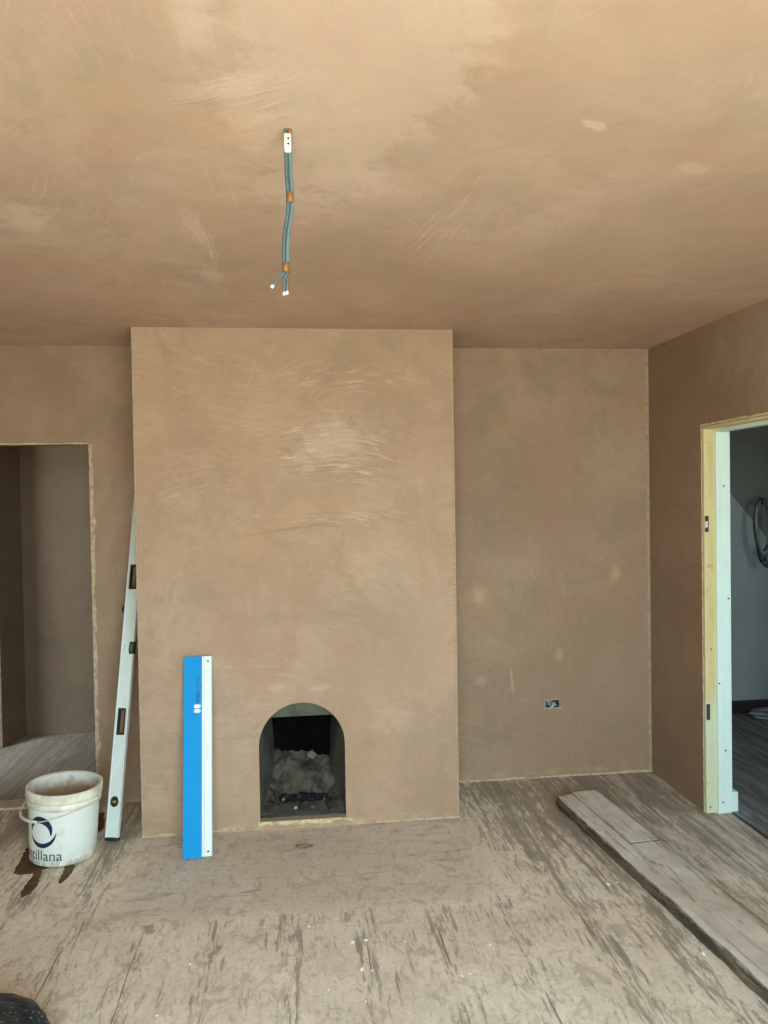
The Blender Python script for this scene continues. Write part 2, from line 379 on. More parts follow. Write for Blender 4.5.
# hall through the right doorway
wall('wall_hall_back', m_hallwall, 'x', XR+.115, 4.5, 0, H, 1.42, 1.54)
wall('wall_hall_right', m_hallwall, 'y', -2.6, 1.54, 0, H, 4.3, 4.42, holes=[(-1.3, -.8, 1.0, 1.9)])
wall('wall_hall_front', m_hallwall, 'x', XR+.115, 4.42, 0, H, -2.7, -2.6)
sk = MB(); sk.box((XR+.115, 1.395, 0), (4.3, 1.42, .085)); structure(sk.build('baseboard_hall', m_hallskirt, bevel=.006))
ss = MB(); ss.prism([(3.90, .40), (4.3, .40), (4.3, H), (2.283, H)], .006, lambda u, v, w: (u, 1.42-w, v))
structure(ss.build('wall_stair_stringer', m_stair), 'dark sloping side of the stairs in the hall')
tb = MB(); tb.box((-1.80, D-.01, 0), (-1.028, D+.10, .012)); structure(tb.build('trim_1', plain('pale_threshold', (.55, .49, .42), .8, var=.3, scale=25, bump=.3), bevel=.004), 'pale threshold strip in the left opening')

# chimney breast with arched hole
FX, FR, FS, FZ = .0025, .1975, .385, .040           # arch centre x, radius, spring height, sill
def breast():
    mb = MB(); bm = mb.bm; V = {}
    def v(x, y, z):
        k = (round(x, 5), round(y, 5), round(z, 5))
        if k not in V: V[k] = bm.verts.new((x, y, z))
        return V[k]
    def wv(x, z):   # slightly wavy hand-finished face
        e = min(1, (x-BX0)/.1, (BX1-x)/.1, (H-z)/.1); hole = math.hypot(x-FX, z-.35)
        k = max(0, e)*max(0, min(1, (hole-.33)/.1))
        return -.0025*k*mnoise.noise(Vector((x*2.3, z*2.3, 1)))
    def q(*pp): 
        try: bm.faces.new([v(*p) for p in pp])
        except ValueError: pass
    F = lambda x, z: (x, wv(x, z), z)
    N = 24
    arch = [(FX-FR*math.cos(PI*i/N), FS+FR*math.sin(PI*i/N)) for i in range(N+1)]
    xs = [BX0+(FX-FR-BX0)*i/6 for i in range(7)]+[a[0] for a in arch[1:-1]]+[FX+FR+(BX1-FX-FR)*i/6 for i in range(7)]
    zs = [0, FZ, .12, .20, .30, FS, .62]+[.62+(H-.62)*i/14 for i in range(1, 15)]
    for i in range(len(xs)-1):
        x0, x1 = xs[i], xs[i+1]; inside = FX-FR-1e-6 <= x0 and x1 <= FX+FR+1e-6
        for j in range(len(zs)-1):
            z0, z1 = zs[j], zs[j+1]
            if inside and FZ-1e-6 <= z0 and z1 <= .62+1e-6:
                if abs(z1-.62) < 1e-6:
                    k = i-6; q(F(*arch[k]), F(*arch[k+1]), F(x1, z1), F(x0, z1))
                continue
            q(F(x0, z0), F(x1, z0), F(x1, z1), F(x0, z1))
    out = [(FX-FR, FZ), (FX-FR, .12), (FX-FR, .20), (FX-FR, .30)]+arch+[(FX+FR, .30), (FX+FR, .20), (FX+FR, .12), (FX+FR, FZ)]
    for a, b in zip(out, out[1:]): q((a[0], 0, a[1]), (b[0], 0, b[1]), (b[0], .03, b[1]), (a[0], .03, a[1]))
    inn = [x for x in xs if FX-FR-1e-6 <= x <= FX+FR+1e-6]
    for a, b in zip(inn, inn[1:]): q((a, 0, FZ), (b, 0, FZ), (b, .03, FZ), (a, .03, FZ))
    for x in (BX0, BX1):
        for j in range(len(zs)-1): q((x, 0, zs[j]), (x, D+.02, zs[j]), (x, D+.02, zs[j+1]), (x, 0, zs[j+1]))
    return structure(mb.build('wall_chimney_breast', m_breast), 'plastered chimney breast with an arched fireplace hole')
breast()

# edge beads and smeared corners
def trim(n, mat, strips, label):
    mb = MB()
    for s in strips: ragged(mb, *s)
    return structure(mb.build('trim_%d' % n, mat), label)
ox1, oz = LO[1], LO[3]
trim(2, m_bead, [((ox1, D, .02), (ox1, D, oz), (1, 0, 0), (0, -1, 0), .021, .004, 1, 140, .8)], 'ragged plaster bead down the side of the left opening')
trim(3, m_cream, [((LO[0], D, oz), (ox1, D, oz), (0, 0, 1), (0, -1, 0), .007, .004, 2, 90, .9)], 'cream plaster bead over the left opening')
trim(4, plain('breast_bead', (.50, .36, .25), .8, var=.3, scale=60, bump=.4),
     [((BX1-.006, 0, 0), (BX1-.006, 0, H), (-1, 0, 0), (0, -1, 0), .005, .0015, 3), ((BX0+.002, 0, 0), (BX0+.002, 0, H), (1, 0, 0), (0, -1, 0), .006, .0015, 4),
      ((BX0, 0, H-.008), (BX1, 0, H-.008), (0, 0, -1), (0, -1, 0), .004, .0015, 5)], 'plaster beads along the chimney breast edges')
trim(5, plain('corner_smear', (.41, .305, .215), .85, var=.3, scale=50, bump=.3),
     [((XR-.004, D, 0), (XR-.004, D, H), (-1, 0, 0), (0, -1, 0), .018, .0008, 6, 90, .35), ((BX1+.02, D, H-.006), (XR, D, H-.006), (0, 0, -1), (0, -1, 0), .004, .0012, 7)], 'paler plaster line in the alcove corner')
# perforations of the metal bead
pm = MB()
for i in range(64):
    z = .22+i*.0245
    if mnoise.noise(Vector((z*6, 2, 0))) > -.15:
        pm.box((BX1-.0105, -.0019, z), (BX1-.0070, .001, z+.009))
structure(pm.build('trim_6', plain('bead_holes', (.33, .22, .15), .9)), 'small perforations of the corner bead')
trim(7, m_cream, [((FX-FR-.01, 0, FZ), (FX+FR+.03, 0, FZ-.002), (0, 0, -1), (0, -1, 0), .026, .006, 8, 60, .5)], 'crumbly cream lip under the fireplace hole')
trim(8, m_bead, [((BX0, 0, .004), (FX-FR, 0, .012), (0, 0, 1), (0, -1, 0), .010, .003, 11, 60, .9), ((FX+FR, 0, .006), (BX1, 0, .004), (0, 0, 1), (0, -1, 0), .008, .003, 12, 60, .9),
                 ((BX1, D, .004), (XR, D, .004), (0, 0, 1), (0, -1, 0), .010, .003, 13, 90, .9)], 'crusty plaster line where walls meet the floor')

# right door frame
def door():
    dr = thing('door_1', 'stripped white door lining in the right wall', None); dr['kind'] = 'structure'
    y1, y0 = DY1, DY0; xa, xm, xb = XR+.001, XR+.054, XR+.135
    t = .012
    m = MB(); m.box((xa, y1-t, 0), (xm, y1+.02, DZ+.0)); m.box((xa, y0-.02, 0), (xm, y0+t, DZ)); m.box((xa, y0-.02, DZ-t), (xm, y1+.02, DZ+.012))
    m.build('rebate_lining', m_lining, dr, bevel=.002)
    m = MB()
    m.box((xm, y1-t-.016, 0), (xm+.034, y1+.02, DZ-t-.016)); m.box((xm+.034, y1-t-.012, 0), (xb-.010, y1+.02, DZ-t-.012))
    m.box((xm, y0-.02, 0), (xm+.034, y0+t+.016, DZ-t-.016)); m.box((xm+.034, y0-.02, 0), (xb-.010, y0+t+.012, DZ-t-.012))
    m.box((xm, y0-.02, DZ-t-.016), (xm+.034, y1+.02, DZ+.01)); m.box((xm+.034, y0-.02, DZ-t-.012), (xb-.010, y1+.02, DZ+.01))
    m.build('door_stop', m_white, dr, bevel=.003)
    m = MB(); m.box((XR+.115, y1-.012, .095), (XR+.131, y1+.07, DZ+.07)); m.build('hall_architrave', m_white, dr, bevel=.004)
    m = MB(); m.box((XR+.115, y1-.014, 0), (XR+.160, y1+.09, .095)); m.build('plinth_block', m_white, dr, bevel=.003)
    for z in (1.335, .445):
        m = MB(); m.box((XR+.004, y1-t-.0012, z), (XR+.022, y1-t+.003, z+.075))
        for dz in (.012, .055): m.box((XR+.008, y1-t-.003, z+dz), (XR+.016, y1-t, z+dz+.010))
        h = m.build('hinge_recess', plain('hinge_recess_dark', (.05, .04, .035), .7), dr)
        if z > 1: 
            w = MB(); w.box((XR+.005, y1-t-.0025, z+.018), (XR+.017, y1-t, z+.050)); w.build('filler_patch', plain('filler', (.75, .74, .70), .8), h)
    m = MB(); ragged(m, (XR, y1+.004, 0), (XR, y1+.004, DZ+.01), (0, 1, 0), (-1, 0, 0), .009, .003, 21); ragged(m, (XR, y0, DZ+.004), (XR, y1+.004, DZ+.004), (0, 0, 1), (-1, 0, 0), .012, .003, 22)
    m.build('plaster_edge', m_cream, dr)
    for k in range(7):
        z = (.03, .055, .30, .62, .78, 1.02, 1.55)[k]; x = (XR+.02, XR+.075, XR+.09, XR+.06, XR+.03, XR+.11, XR+.09)[k]
        m = MB(); yy = y1-t-(.017 if x > xm else .001)
        m.tube([(x, yy-.0006, z), (x, yy+.003, z)], .004, 8); m.build('chip_mark', bpy.data.materials.get('hinge_recess_dark'), dr)
    return dr
door()

# ------------------------------------------------------------------ fireplace inside
fm_cheek = plain('fireclay', (.105, .107, .082), .8, var=.45, scale=9, bump=.4)
fm_soot = plain('soot', (.004, .004, .0035), .95, var=.5, scale=14, bump=.4, spec=.05)
fp = thing('fireplace', 'arched open fireplace hole at the foot of the chimney breast', 'fireplace', (FX, .03, FZ))
def W(p): return (p[0]-FX, p[1]-.03, p[2]-FZ)
m = MB()   # left and right cheeks, splayed
for s in (-1, 1):
    m = MB(); a, b = FX+s*(FR+.004), FX+s*.158; a2, b2 = FX+s*(FR+.004), FX+s*.125
    m.prism([(0, 0), (1, 0), (1, 1), (0, 1)], 1, (lambda s: lambda u, v, w: W((FX+s*((FR+.004)+(-.040 if v else -.075)*u+w*.03), .03+.33*u, .02+v*.60)))(s))
    m.build('cheek', fm_cheek, fp)
m = MB()   # plate over the throat
m.prism([(-.205, .505), (.205, .505), (.205, .66), (-.205, .66)], .03, lambda u, v, w: W((FX+u, .055+(v-.505)*-.12+w, v)))
m.build('throat_plate', plain('throat_plate', (.115, .12, .088), .8, var=.45, scale=12, bump=.3), fp)
m = MB(); m.box(W((FX-.22, .365, 0)), W((FX+.22, .40, .70))); m.box(W((FX-.22, .085, .66)), W((FX+.22, .40, .69)))
m.build('fireback', fm_soot, fp)
m = MB()   # sloped clay sill between cheeks
pts = [(FX-.195, .028, .046), (FX+.195, .028, .046), (FX+.115, .20, .060), (FX-.100, .20, .060)]
m.prism([(0, 0), (1, 0), (1, 1), (0, 1)], 1, lambda u, v, w: W(tuple(Vector(pts[0]).lerp(Vector(pts[1]), u).lerp(Vector(pts[3]).lerp(Vector(pts[2]), u), v)-Vector((0, 0, .03*(1-w))))))
m.build('clay_sill', plain('clay_sill', (.13, .13, .105), .8, var=.4, scale=16, bump=.4), fp)
# bed of ash and soot
mb = MB(); NX, NY = 44, 40; gv = []
for j in range(NY+1):
    row = []
    for i in range(NX+1):
        u = -1+2*i/NX; t = j/NY; y = .045+.315*t; x = FX+u*(.196-.050*t)
        prof = 0. if y < .20 else .075*min(1, (y-.20)/.02)+.120*max(0, (y-.22)/.14)**.9*(1-.35*max(0, u))
        side = .085*max(0, abs(u)-.45)**1.3*2*min(1, t*2.2)
        n = mnoise.fractal(Vector((x*22, y*22, 4)), 1, 2, 4)*.020*min(1, .25+t*1.3)
        z = .050+max(prof, side)+n-(.012 if y < .2 and abs(u) < .55 else 0)
        row.append(mb.bm.verts.new((x, y, min(z, .40))))
    gv.append(row)
for j in range(NY):
    for i in range(NX): mb.bm.faces.new([gv[j][i], gv[j][i+1], gv[j+1][i+1], gv[j+1][i]]).smooth = True
def ash_mat():
    g = G('ash_and_soot'); n = g.noise(g.co, 12, 6, .65, .6); n2 = g.noise(g.co, 40, 4, .6)
    y = g.sep(g.co)[1]
    c = g.mix(g.sm(n, .38, .62), (.022, .020, .016), (.115, .097, .074)); c = g.mix(g.math('MULTIPLY', g.sm(n2, .5, .7), .4), c, (.10, .06, .04))
    return g.set(col=c, rough=.9, nrm=g.bump(n2, .5, .006))
tag(mb.build('ash_heap', ash_mat()), 'grey brown ash and rubble heaped in the back of the fireplace', 'ash', kind='stuff')

def lump(name, loc, r, mat, seed, sq=(1, 1, .7), sub=2, parent=None, rough=.5):
    bm = bmesh.new(); bmesh.ops.create_icosphere(bm, subdivisions=sub, radius=1)
    for v in bm.verts:
        n = 1+rough*mnoise.noise(v.co*1.3+Vector((seed, seed*2.1, 0)))+.25*rough*mnoise.noise(v.co*4+Vector((seed, 0, 5)))
        v.co = Vector((v.co.x*sq[0], v.co.y*sq[1], v.co.z*sq[2]))*n*r
    zmin = min(v.co.z for v in bm.verts)
    for v in bm.verts: v.co.z -= zmin
    me = bpy.data.meshes.new(name); bm.to_mesh(me); bm.free(); me.materials.append(mat)
    o = bpy.data.objects.new(name, me); C.objects.link(o); o.location = loc
    if parent: o.parent = parent
    return o
m_coal = plain('glossy_clinker', (.015, .018, .022), .28, var=.4, scale=40, bump=.4)
rnd = random.Random(4)
coal = [(-.085, .185, .030), (-.045, .180, .026), (-.005, .178, .034), (.035, .180, .030), (.075, .188, .026), (.10, .200, .022)]
for k, (x, y, r) in enumerate(coal):
    o = lump('clinker_lump', (FX+x, y-.012, .057), r*.9, m_coal, k*3.1+1, sub=2)
    tag(o, 'black clinker lump in the dark row across the fireplace floor', 'clinker', 'clinker lumps across the fireplace')
o = lump('stone_shard', (FX+.045, .300, .215), .021, plain('grey_stone', (.14, .145, .135), .8), 8.2, sq=(1, .7, .9), rough=.8); tag(o, 'pale grey stone shard on top of the ash heap', 'stone')
o = lump('brick_chunk', (FX+.040, .262, .172), .028, plain('dark_brick', (.035, .028, .022), .85, bump=.3), 5.2, sq=(1.3, .8, .7), rough=.6); tag(o, 'dark broken brick chunk below the grey shard on the ash', 'brick')
for k, (x, y, r, c, nm) in enumerate([(-.035, .085, .010, (.45, .47, .47), 'pale mortar bit on the fireplace sill, left of the red one'), (.045, .075, .015, (.15, .075, .06), 'reddish brick bit on the fireplace sill'),
                                      (-.010, .080, .013, (.02, .025, .03), 'small black cinder between the pale and red bits on the fireplace sill')]):
    o = lump('rubble_bit', (FX+x, y, .056), r, plain('rubble_bit_%d' % k, c, .6), 11+k*2.3); tag(o, nm, 'rubble')

# ------------------------------------------------------------------ plastic bucket
def bucket():
    BXc, BYc = -1.033, -.112
    t = thing('plaster_bucket', 'white plastic plaster bucket with a navy ring logo beside the left doorway', 'bucket', (BXc, BYc, .0062), (0, R(2.5), 0))
    def mat():
        g = G('dirty_white_plastic'); x, y, z = g.sep(g.co)
        n = g.noise(g.co, 11, 6, .65, .5); n2 = g.noise(g.map(g.co, scale=(1, 1, .4)), 26, 5, .65)
        r = g.math('SQRT', g.math('ADD', g.math('MULTIPLY', x, x), g.math('MULTIPLY', y, y)))
        c = (.80, .86, .83)
        up = g.sm(z, .20, .30); dn = g.sm(z, .06, .0)
        c = g.mix(g.math('MULTIPLY', g.sm(g.math('ADD', n, g.math('MULTIPLY', up, .22)), .56, .76), .75), c, (.64, .50, .33))
        c = g.mix(g.math('MULTIPLY', g.sm(g.math('ADD', n2, g.math('MULTIPLY', dn, .20)), .62, .76), .6), c, (.50, .39, .27))
        return g.set(col=c, rough=.42, spec=.4)
    def inmat():
        g = G('bucket_inside_dirty'); x, y, z = g.sep(g.co)
        n = g.noise(g.co, 14, 6, .65, .5); 
        c = g.mix(g.sm(g.math('ADD', z, g.math('MULTIPLY', n, .10)), .345, .27), (.70, .71, .66), (.36, .23, .13))
        c = g.mix(g.math('MULTIPLY', g.sm(g.noise(g.co, 45, 4), .6, .7), .6), c, (.30, .20, .12))
        return g.set(col=c, rough=.6)
    pm = mat(); r0, r1 = .135, .145; hh = .305
    rz = lambda z: r0+(r1-r0)*z/hh
    m = MB(); m.lathe([(0, .004), (r0-.012, .004), (r0-.009, 0), (r0-.003, .001), (r0, .006), (rz(.10), .10), (rz(.18), .18), (rz(.25), .25), (rz(.302), .302), (rz(.302)-.003, .302)], 72)
    m.build('bucket_wall', pm, t)
    m = MB(); m.lathe([(rz(.302)-.003, .302), (rz(.25)-.004, .25), (rz(.12)-.004, .12), (rz(.03)-.004, .03), (0, .03)], 72); m.build('bucket_lining', inmat(), t)
    m = MB()
    m.lathe([(rz(.232), .232), (rz(.232)+.007, .236), (rz(.232)+.008, .252), (rz(.25)+.004, .257), (rz(.26)+.004, .262), (rz(.26)+.011, .266), (rz(.27)+.011, .272), (rz(.29)+.011, .298), (rz(.30)+.010, .305), (rz(.30)+.002, .3055), (rz(.30)-.004, .300)], 72)
    m.build('rim', plain('rim_plastic', (.88, .85, .72), .45, var=.34, scale=14), t)
    # wrap a flat outline (arc length, height) onto the wall
    def wrap(s, z, off=.0008):
        r = rz(z)+off; a = s/.141
        return (r*math.sin(a), -r*math.cos(a), z)
    ink = plain('navy_print', (.012, .018, .075), .45)
    def band(mb, a0, a1, fin, fout, cs, cz, n=48):
        prev = None
        for i in range(n+1):
            q = i/n; a = R(a0+(a1-a0)*q)
            pi, po = fin(q, a), fout(q, a)
            cur = [mb.bm.verts.new(wrap(cs+p[0], cz+p[1])) for p in (pi, po)]
            if prev: mb.bm.faces.new([prev[0], prev[1], cur[1], cur[0]])
            prev = cur
    m = MB(); cs, cz = -.060, .158; RO = .056
    pol = lambda r, a: (r*math.cos(a), r*math.sin(a))
    band(m, 196, -28, lambda q, a: pol(RO-.004-.027*math.sin(PI*min(1, q*1.0))**.8, a), lambda q, a: pol(RO-.002, a), cs, cz)
    band(m, 196, 362, lambda q, a: pol(RO-.013*math.sin(PI*q)+.013*q, a), lambda q, a: pol(RO+.006*math.sin(PI*q)+.013*q, a), cs, cz-.010)
    m.build('ring_logo', ink, t)
    cu = bpy.data.curves.new('lettering', 'FONT'); cu.body = 'cantillana'; cu.size = .062; cu.align_x = 'RIGHT'
    to = bpy.data.objects.new('tmp', cu); C.objects.link(to); bpy.context.view_layer.update()
    me = bpy.data.meshes.new_from_object(to.evaluated_get(bpy.context.evaluated_depsgraph_get())); bpy.data.objects.remove(to)
    bm = bmesh.new(); bm.from_mesh(me); bmesh.ops.triangulate(bm, faces=bm.faces[:])
    bmesh.ops.subdivide_edges(bm, edges=[e for e in bm.edges if e.calc_length() > .008], cuts=2, use_grid_fill=True)
    for v in bm.verts: v.co = Vector(wrap(v.co.x+.036, .028+v.co.y*1.0, .0009))
    me2 = bpy.data.meshes.new('lettering'); bm.to_mesh(me2); bm.free(); me2.materials.append(plain('grey_print', (.06, .07, .09), .5))
    o = bpy.data.objects.new('lettering', me2); C.objects.link(o); o.parent = t
    # ears and bail
    m_wire = plain('bail_plastic', (.72, .66, .52), .5)
    e1 = R(-112); e2 = R(72)
    P = lambda a, r, z: (r*math.sin(a), -r*math.cos(a), z)
    for a in (e1, e2):
        m = MB(); m.tube([P(a, rz(.25)-.001, .250), P(a, rz(.25)+.014, .250)], .011, 14); m.build('ear', plain('ear_plastic', (.72, .72, .62), .5), t, bevel=.002)
    pts = [P(e1, .160, .250), P(R(-104), .166, .234), P(R(-93), .171, .212), P(R(-82), .173, .197), P(R(-72), .172, .194), P(R(-50), .168, .194), P(R(-24), .163, .197), P(R(0), .160, .213), P(R(25), .159, .231), P(R(50), .159, .245), P(e2, .160, .250)]
    h = MB().tube(bez(pts, 8), .0022, 8).build('bail_handle', m_wire, t)
    g_ = pts[3:6]
    MB().tube(bez([P(R(-78), .173, .1945), P(R(-64), .1705, .194), P(R(-50), .168, .194), P(R(-37), .1655, .195), P(R(-25), .163, .197)], 8), .0058, 12).build('grip', plain('grip_plastic', (.78, .74, .66), .5), h)
bucket()

# ------------------------------------------------------------------ long spirit level leaning in the left alcove
def spirit_level():
    L = 1.70; wdt, dep = .060, .025
    t = thing('spirit_level', 'long white spirit level leaning in the corner beside the chimney breast', 'spirit level', (-.852, -.012, .004))
    lean = math.asin((D-.026+.012)/L)
    t.rotation_euler = Matrix.Rotation(R(3.0), 3, 'Y').__matmul__(Matrix.Rotation(-lean, 3, 'X')).__matmul__(Matrix.Rotation(R(-12), 3, 'Z')).to_euler()
    al = plain('white_powder_coat', (.72, .80, .78), .38, var=.06, scale=20)
    bk = plain('black_plastic', (.018, .018, .018), .45); gr = plain('green_vial', (.10, .20, .07), .12, var=.3)
    hx = .019
    holes = [(-hx, hx, .455, .575), (-hx, hx, 1.130, 1.250), (-.013, .013, .145, .185), (-.013, .013, L-.185, L-.145), (.008, .031, .825, .878)]
    # web plate with real slots
    w = wall('body', al, 'x', -wdt/2+.004, wdt/2-.004, .012, L-.012, -dep/2+.004, dep/2-.004, holes=holes)
    del w['kind']; w.parent = t
    m = MB()
    for s in (-1, 1):
        segs = [(0.006, L-.006)] if s < 0 else [(.006, .825), (.878, L-.006)]
        for a, b in segs: m.box((s*wdt/2-.006 if s > 0 else -wdt/2, -dep/2, a), (wdt/2 if s > 0 else -wdt/2+.006, dep/2, b))
    m.build('flange', al, t, bevel=.0015)
    def ring(x0, x1, z0, z1, th, nm, parent):
        m = MB(); y0, y1 = -dep/2+.0015, dep/2-.0015
        m.box((x0, y0, z0), (x0+th, y1, z1)); m.box((x1-th, y0, z0), (x1, y1, z1)); m.box((x0+th, y0, z0), (x1-th, y1, z0+th*1.6)); m.box((x0+th, y0, z1-th*1.6), (x1-th, y1, z1))
        return m.build(nm, bk, parent, bevel=.001)
    ring(-hx, hx, .455, .575, .0065, 'hand_grip', t); ring(-hx, hx, 1.130, 1.250, .0065, 'hand_grip', t)
    for zc in (.165, L-.165):
        m = MB(); m.tube([(0, -dep/2+.001, zc), (0, dep/2-.001, zc)], .0185, 24, flat=1.25); h = m.build('vial_holder', bk, t)
        MB().tube([(-.010, -dep/2-.001, zc), (.010, -dep/2-.001, zc)], .0055, 12).build('vial', plain('amber_vial', (.35, .26, .08), .15), h)
    m = MB(); m.prism([(.008, .832), (.013, .822), (.032, .822), (.032, .881), (.013, .881), (.008, .871)], dep-.004, lambda u, v, q: (u, -dep/2+.002+q, v)); h = m.build('centre_vial_holder', bk, t)
    MB().tube([(.022, -dep/2+.001, .832), (.022, -dep/2+.001, .871)], .0085, 12).build('vial', gr, h)
    m = MB(); m.tube([(-wdt/2, 0, 1.035), (-wdt/2-.008, 0, 1.035), (-wdt/2-.014, 0, 1.035)], [.020, .018, .010], 18); m.build('side_knob', bk, t)
    for z0, z1 in ((0, .014), (L-.014, L)):
        m = MB(); m.box((-wdt/2-.001, -dep/2-.001, z0), (wdt/2+.001, dep/2+.001, z1)); m.build('end_cap', bk if z0 == 0 else al, t, bevel=.003)
    m = MB(); 
    for i in range(8): m.box((-.016, -dep/2+.0025, .835+i*.0045), (-.013, -dep/2+.0042, .838+i*.0045))
    m.build('lettering', plain('grey_marking', (.30, .34, .34), .5), t)
spirit_level()

# ------------------------------------------------------------------ blue skimming blade leaning on the breast
def skimmer():
    L = .845
    t = thing('skimming_blade', 'blue plastering blade with a white metal bar leaning on the chimney breast', 'plastering blade', (-.449, -.240, .003))
    lean = math.asin((.240-.016)/L); t.rotation_euler = (-lean, R(-.3), R(1.5))
    blue = plain('blue_plastic', (.0, .32, .78), .45, var=.05, scale=6, spec=.2); al = plain('pale_anodised_bar', (.76, .86, .86), .34, var=.03, scale=12)
    m = MB(); m.prism([(-.060, -.0005), (.024, -.006), (.024, .004), (-.060, .0025)], L, lambda u, v, w: (u, v, w)); b = m.build('blade', blue, t, bevel=.001)
    m = MB(); m.box((.020, -.016, .006), (.030, .012, L-.002)); m.box((.030, -.019, .006), (.0635, .014, L-.002)); m.box((.0305, -.0205, .006), (.033, -.018, L-.002)); m.box((.0600, -.0205, .006), (.0625, -.018, L-.002))
    bar = m.build('metal_bar', al, t, bevel=.002)
    bk = plain('hole_black', (.015, .015, .015), .6)
    for z in (.026, L-.024):
        MB().tube([(.047, -.0196, z), (.047, -.015, z)], .0042, 14).build('screw_hole', bk, bar)
    # white logo shape and dark lettering running up the blade
    def lettering(body, size, mat, x, y, z, nm, parent):
        cu = bpy.data.curves.new(nm, 'FONT'); cu.body = body; cu.size = size; cu.extrude = .0004
        to = bpy.data.objects.new('tmp', cu); C.objects.link(to); bpy.context.view_layer.update()
        me = bpy.data.meshes.new_from_object(to.evaluated_get(bpy.context.evaluated_depsgraph_get())); bpy.data.objects.remove(to)
        for v in me.vertices:
            u, w = v.co.x, v.co.y; v.co = Vector((x-w, y-.0004+v.co.z, z+u))
        me.materials.clear(); me.materials.append(mat); me.name = nm
        o = bpy.data.objects.new(nm, me); C.objects.link(o); o.parent = parent; return o
    wh = plain('white_print', (.85, .95, .95), .5); dk = plain('dark_blue_print', (.004, .03, .08), .5)
    m = MB()
    for zc in (.606, .626):
        pts = []
        for i in range(20):
            a = 2*PI*i/20; pts.append((-.0005+.0145*math.copysign(abs(math.cos(a))**.6, math.cos(a)), zc+.0085*math.copysign(abs(math.sin(a))**.6, math.sin(a))))
        m.prism(pts, .0006, lambda u, v, w: (u, -.0054-w-(.0003 if u > 0 else 0)+(.0012 if u < 0 else 0), v))
    m.build('white_logo', wh, b)
    lettering('SPEED', .021, dk, .009, -.0061, .640, 'lettering', b)
    lettering('SKIM', .019, plain('mid_blue_print', (.005, .12, .26), .5), .008, -.0061, .710, 'lettering', b)
    lettering('SPEEDSKIM', .013, plain('grey_print_bar', (.42, .56, .58), .5), .050, -.0192, .40, 'bar_lettering', bar)
    m = MB(); ring = []
    for i in range(25):
        a = 2*PI*i/24; ring.append((.046+.0075*math.cos(a), -.0194, .365+.0095*math.sin(a)))
    m.tube(ring, .0008, 6).build('ring_mark', plain('grey_ring_print', (.50, .68, .66), .5), bar)
skimmer()

# ------------------------------------------------------------------ ceiling cables
def cables():
    ox, oy = -.006, -1.90
    t = thing('ceiling_cable', 'grey twin cables taped together hanging from a hole in the ceiling', 'cable', (ox, oy, H))
    g = plain('grey_cable_sheath', (.075, .125, .155), .45, var=.15, scale=40); g2 = plain('pale_cable_sheath', (.12, .18, .21), .45, var=.15, scale=40)
    tp = plain('brown_tape', (.30, .13, .045), .55, var=.25, scale=60); wt = plain('white_sleeve', (.80, .76, .66), .5)
    cl = [(.000, 0, .010), (.000, 0, -.05), (.001, 0, -.10), (.003, .001, -.145), (.000, .002, -.18), (-.006, .001, -.215), (-.0085, 0, -.25), (-.0085, 0, -.297)]
    offs = [(-.0047, -.001, 0), (.0047, 0, 0), (.000, .0045, 0)]
    ends = [[(-.014, -.001, -.303), (-.026, -.003, -.314), (-.036, -.004, -.328)], [(-.0125, 0, -.315), (-.0135, 0, -.341)], [(-.0065, 0, -.315), (-.0072, 0, -.339)]]
    for k in range(3):
        o = Vector(offs[k]); pts = [Vector(p)+o*(1.0 if i < 4 else .85) for i, p in enumerate(cl)]
        c = MB().tube(bez(pts, 8), .0041, 10).build('cable', g2 if k == 1 else g, t)
        e = [pts[-1]]+[Vector(q) for q in ends[k]]
        ec = MB().tube(bez(e, 6), .0026, 8).build('core', g, c)
        tip = e[-1]; d = (e[-1]-e[-2]).normalized()
        MB().tube([tip, tip+d*.007], .0032, 10).build('end_cap', plain('white_end_cap', (.85, .85, .82), .5), c)
    for z0, z1, x0, x1 in ((-.131, -.154, .0022, .0024), (-.280, -.300, -.0085, -.0085)):
        MB().tube([(x0, .001, z0), ((x0+x1)/2, .001, (z0+z1)/2), (x1, .001, z1)], .0102, 16, flat=.75).build('tape', tp, t)
    m = MB(); m.box((-.0080, -.0080, -.050), (.0070, .0065, -.010)); s = m.build('sleeve', wt, t, bevel=.003)
    for z in (-.022, -.033): MB().tube([(.001, -.0090, z), (.001, -.006, z)], .0024, 10).build('sleeve_hole', bpy.data.materials['dark_void'], s)
    MB().tube(bez([(.001, 0, .004), (.003, -.001, -.008), (-.001, -.002, -.016), (.002, -.002, -.024)], 6), .0035, 8).build('copper_wire', plain('copper', (.48, .20, .06), .35, metal=.6), t)
    mb = MB(); pts = []
    for i in range(24):
        a = 2*PI*i/24; r = .0085*(1+.35*mnoise.noise(Vector((math.cos(a)*2, math.sin(a)*2, 3)))); pts.append((r*math.cos(a), r*math.sin(a)))
    mb.prism(pts, .0025, lambda u, v, w: (ox+u, oy+v, H-w)); structure(mb.build('trim_9', plain('hole_edge', (.30, .13, .05), .9)), 'dark ragged hole in the ceiling round the cable')
cables()

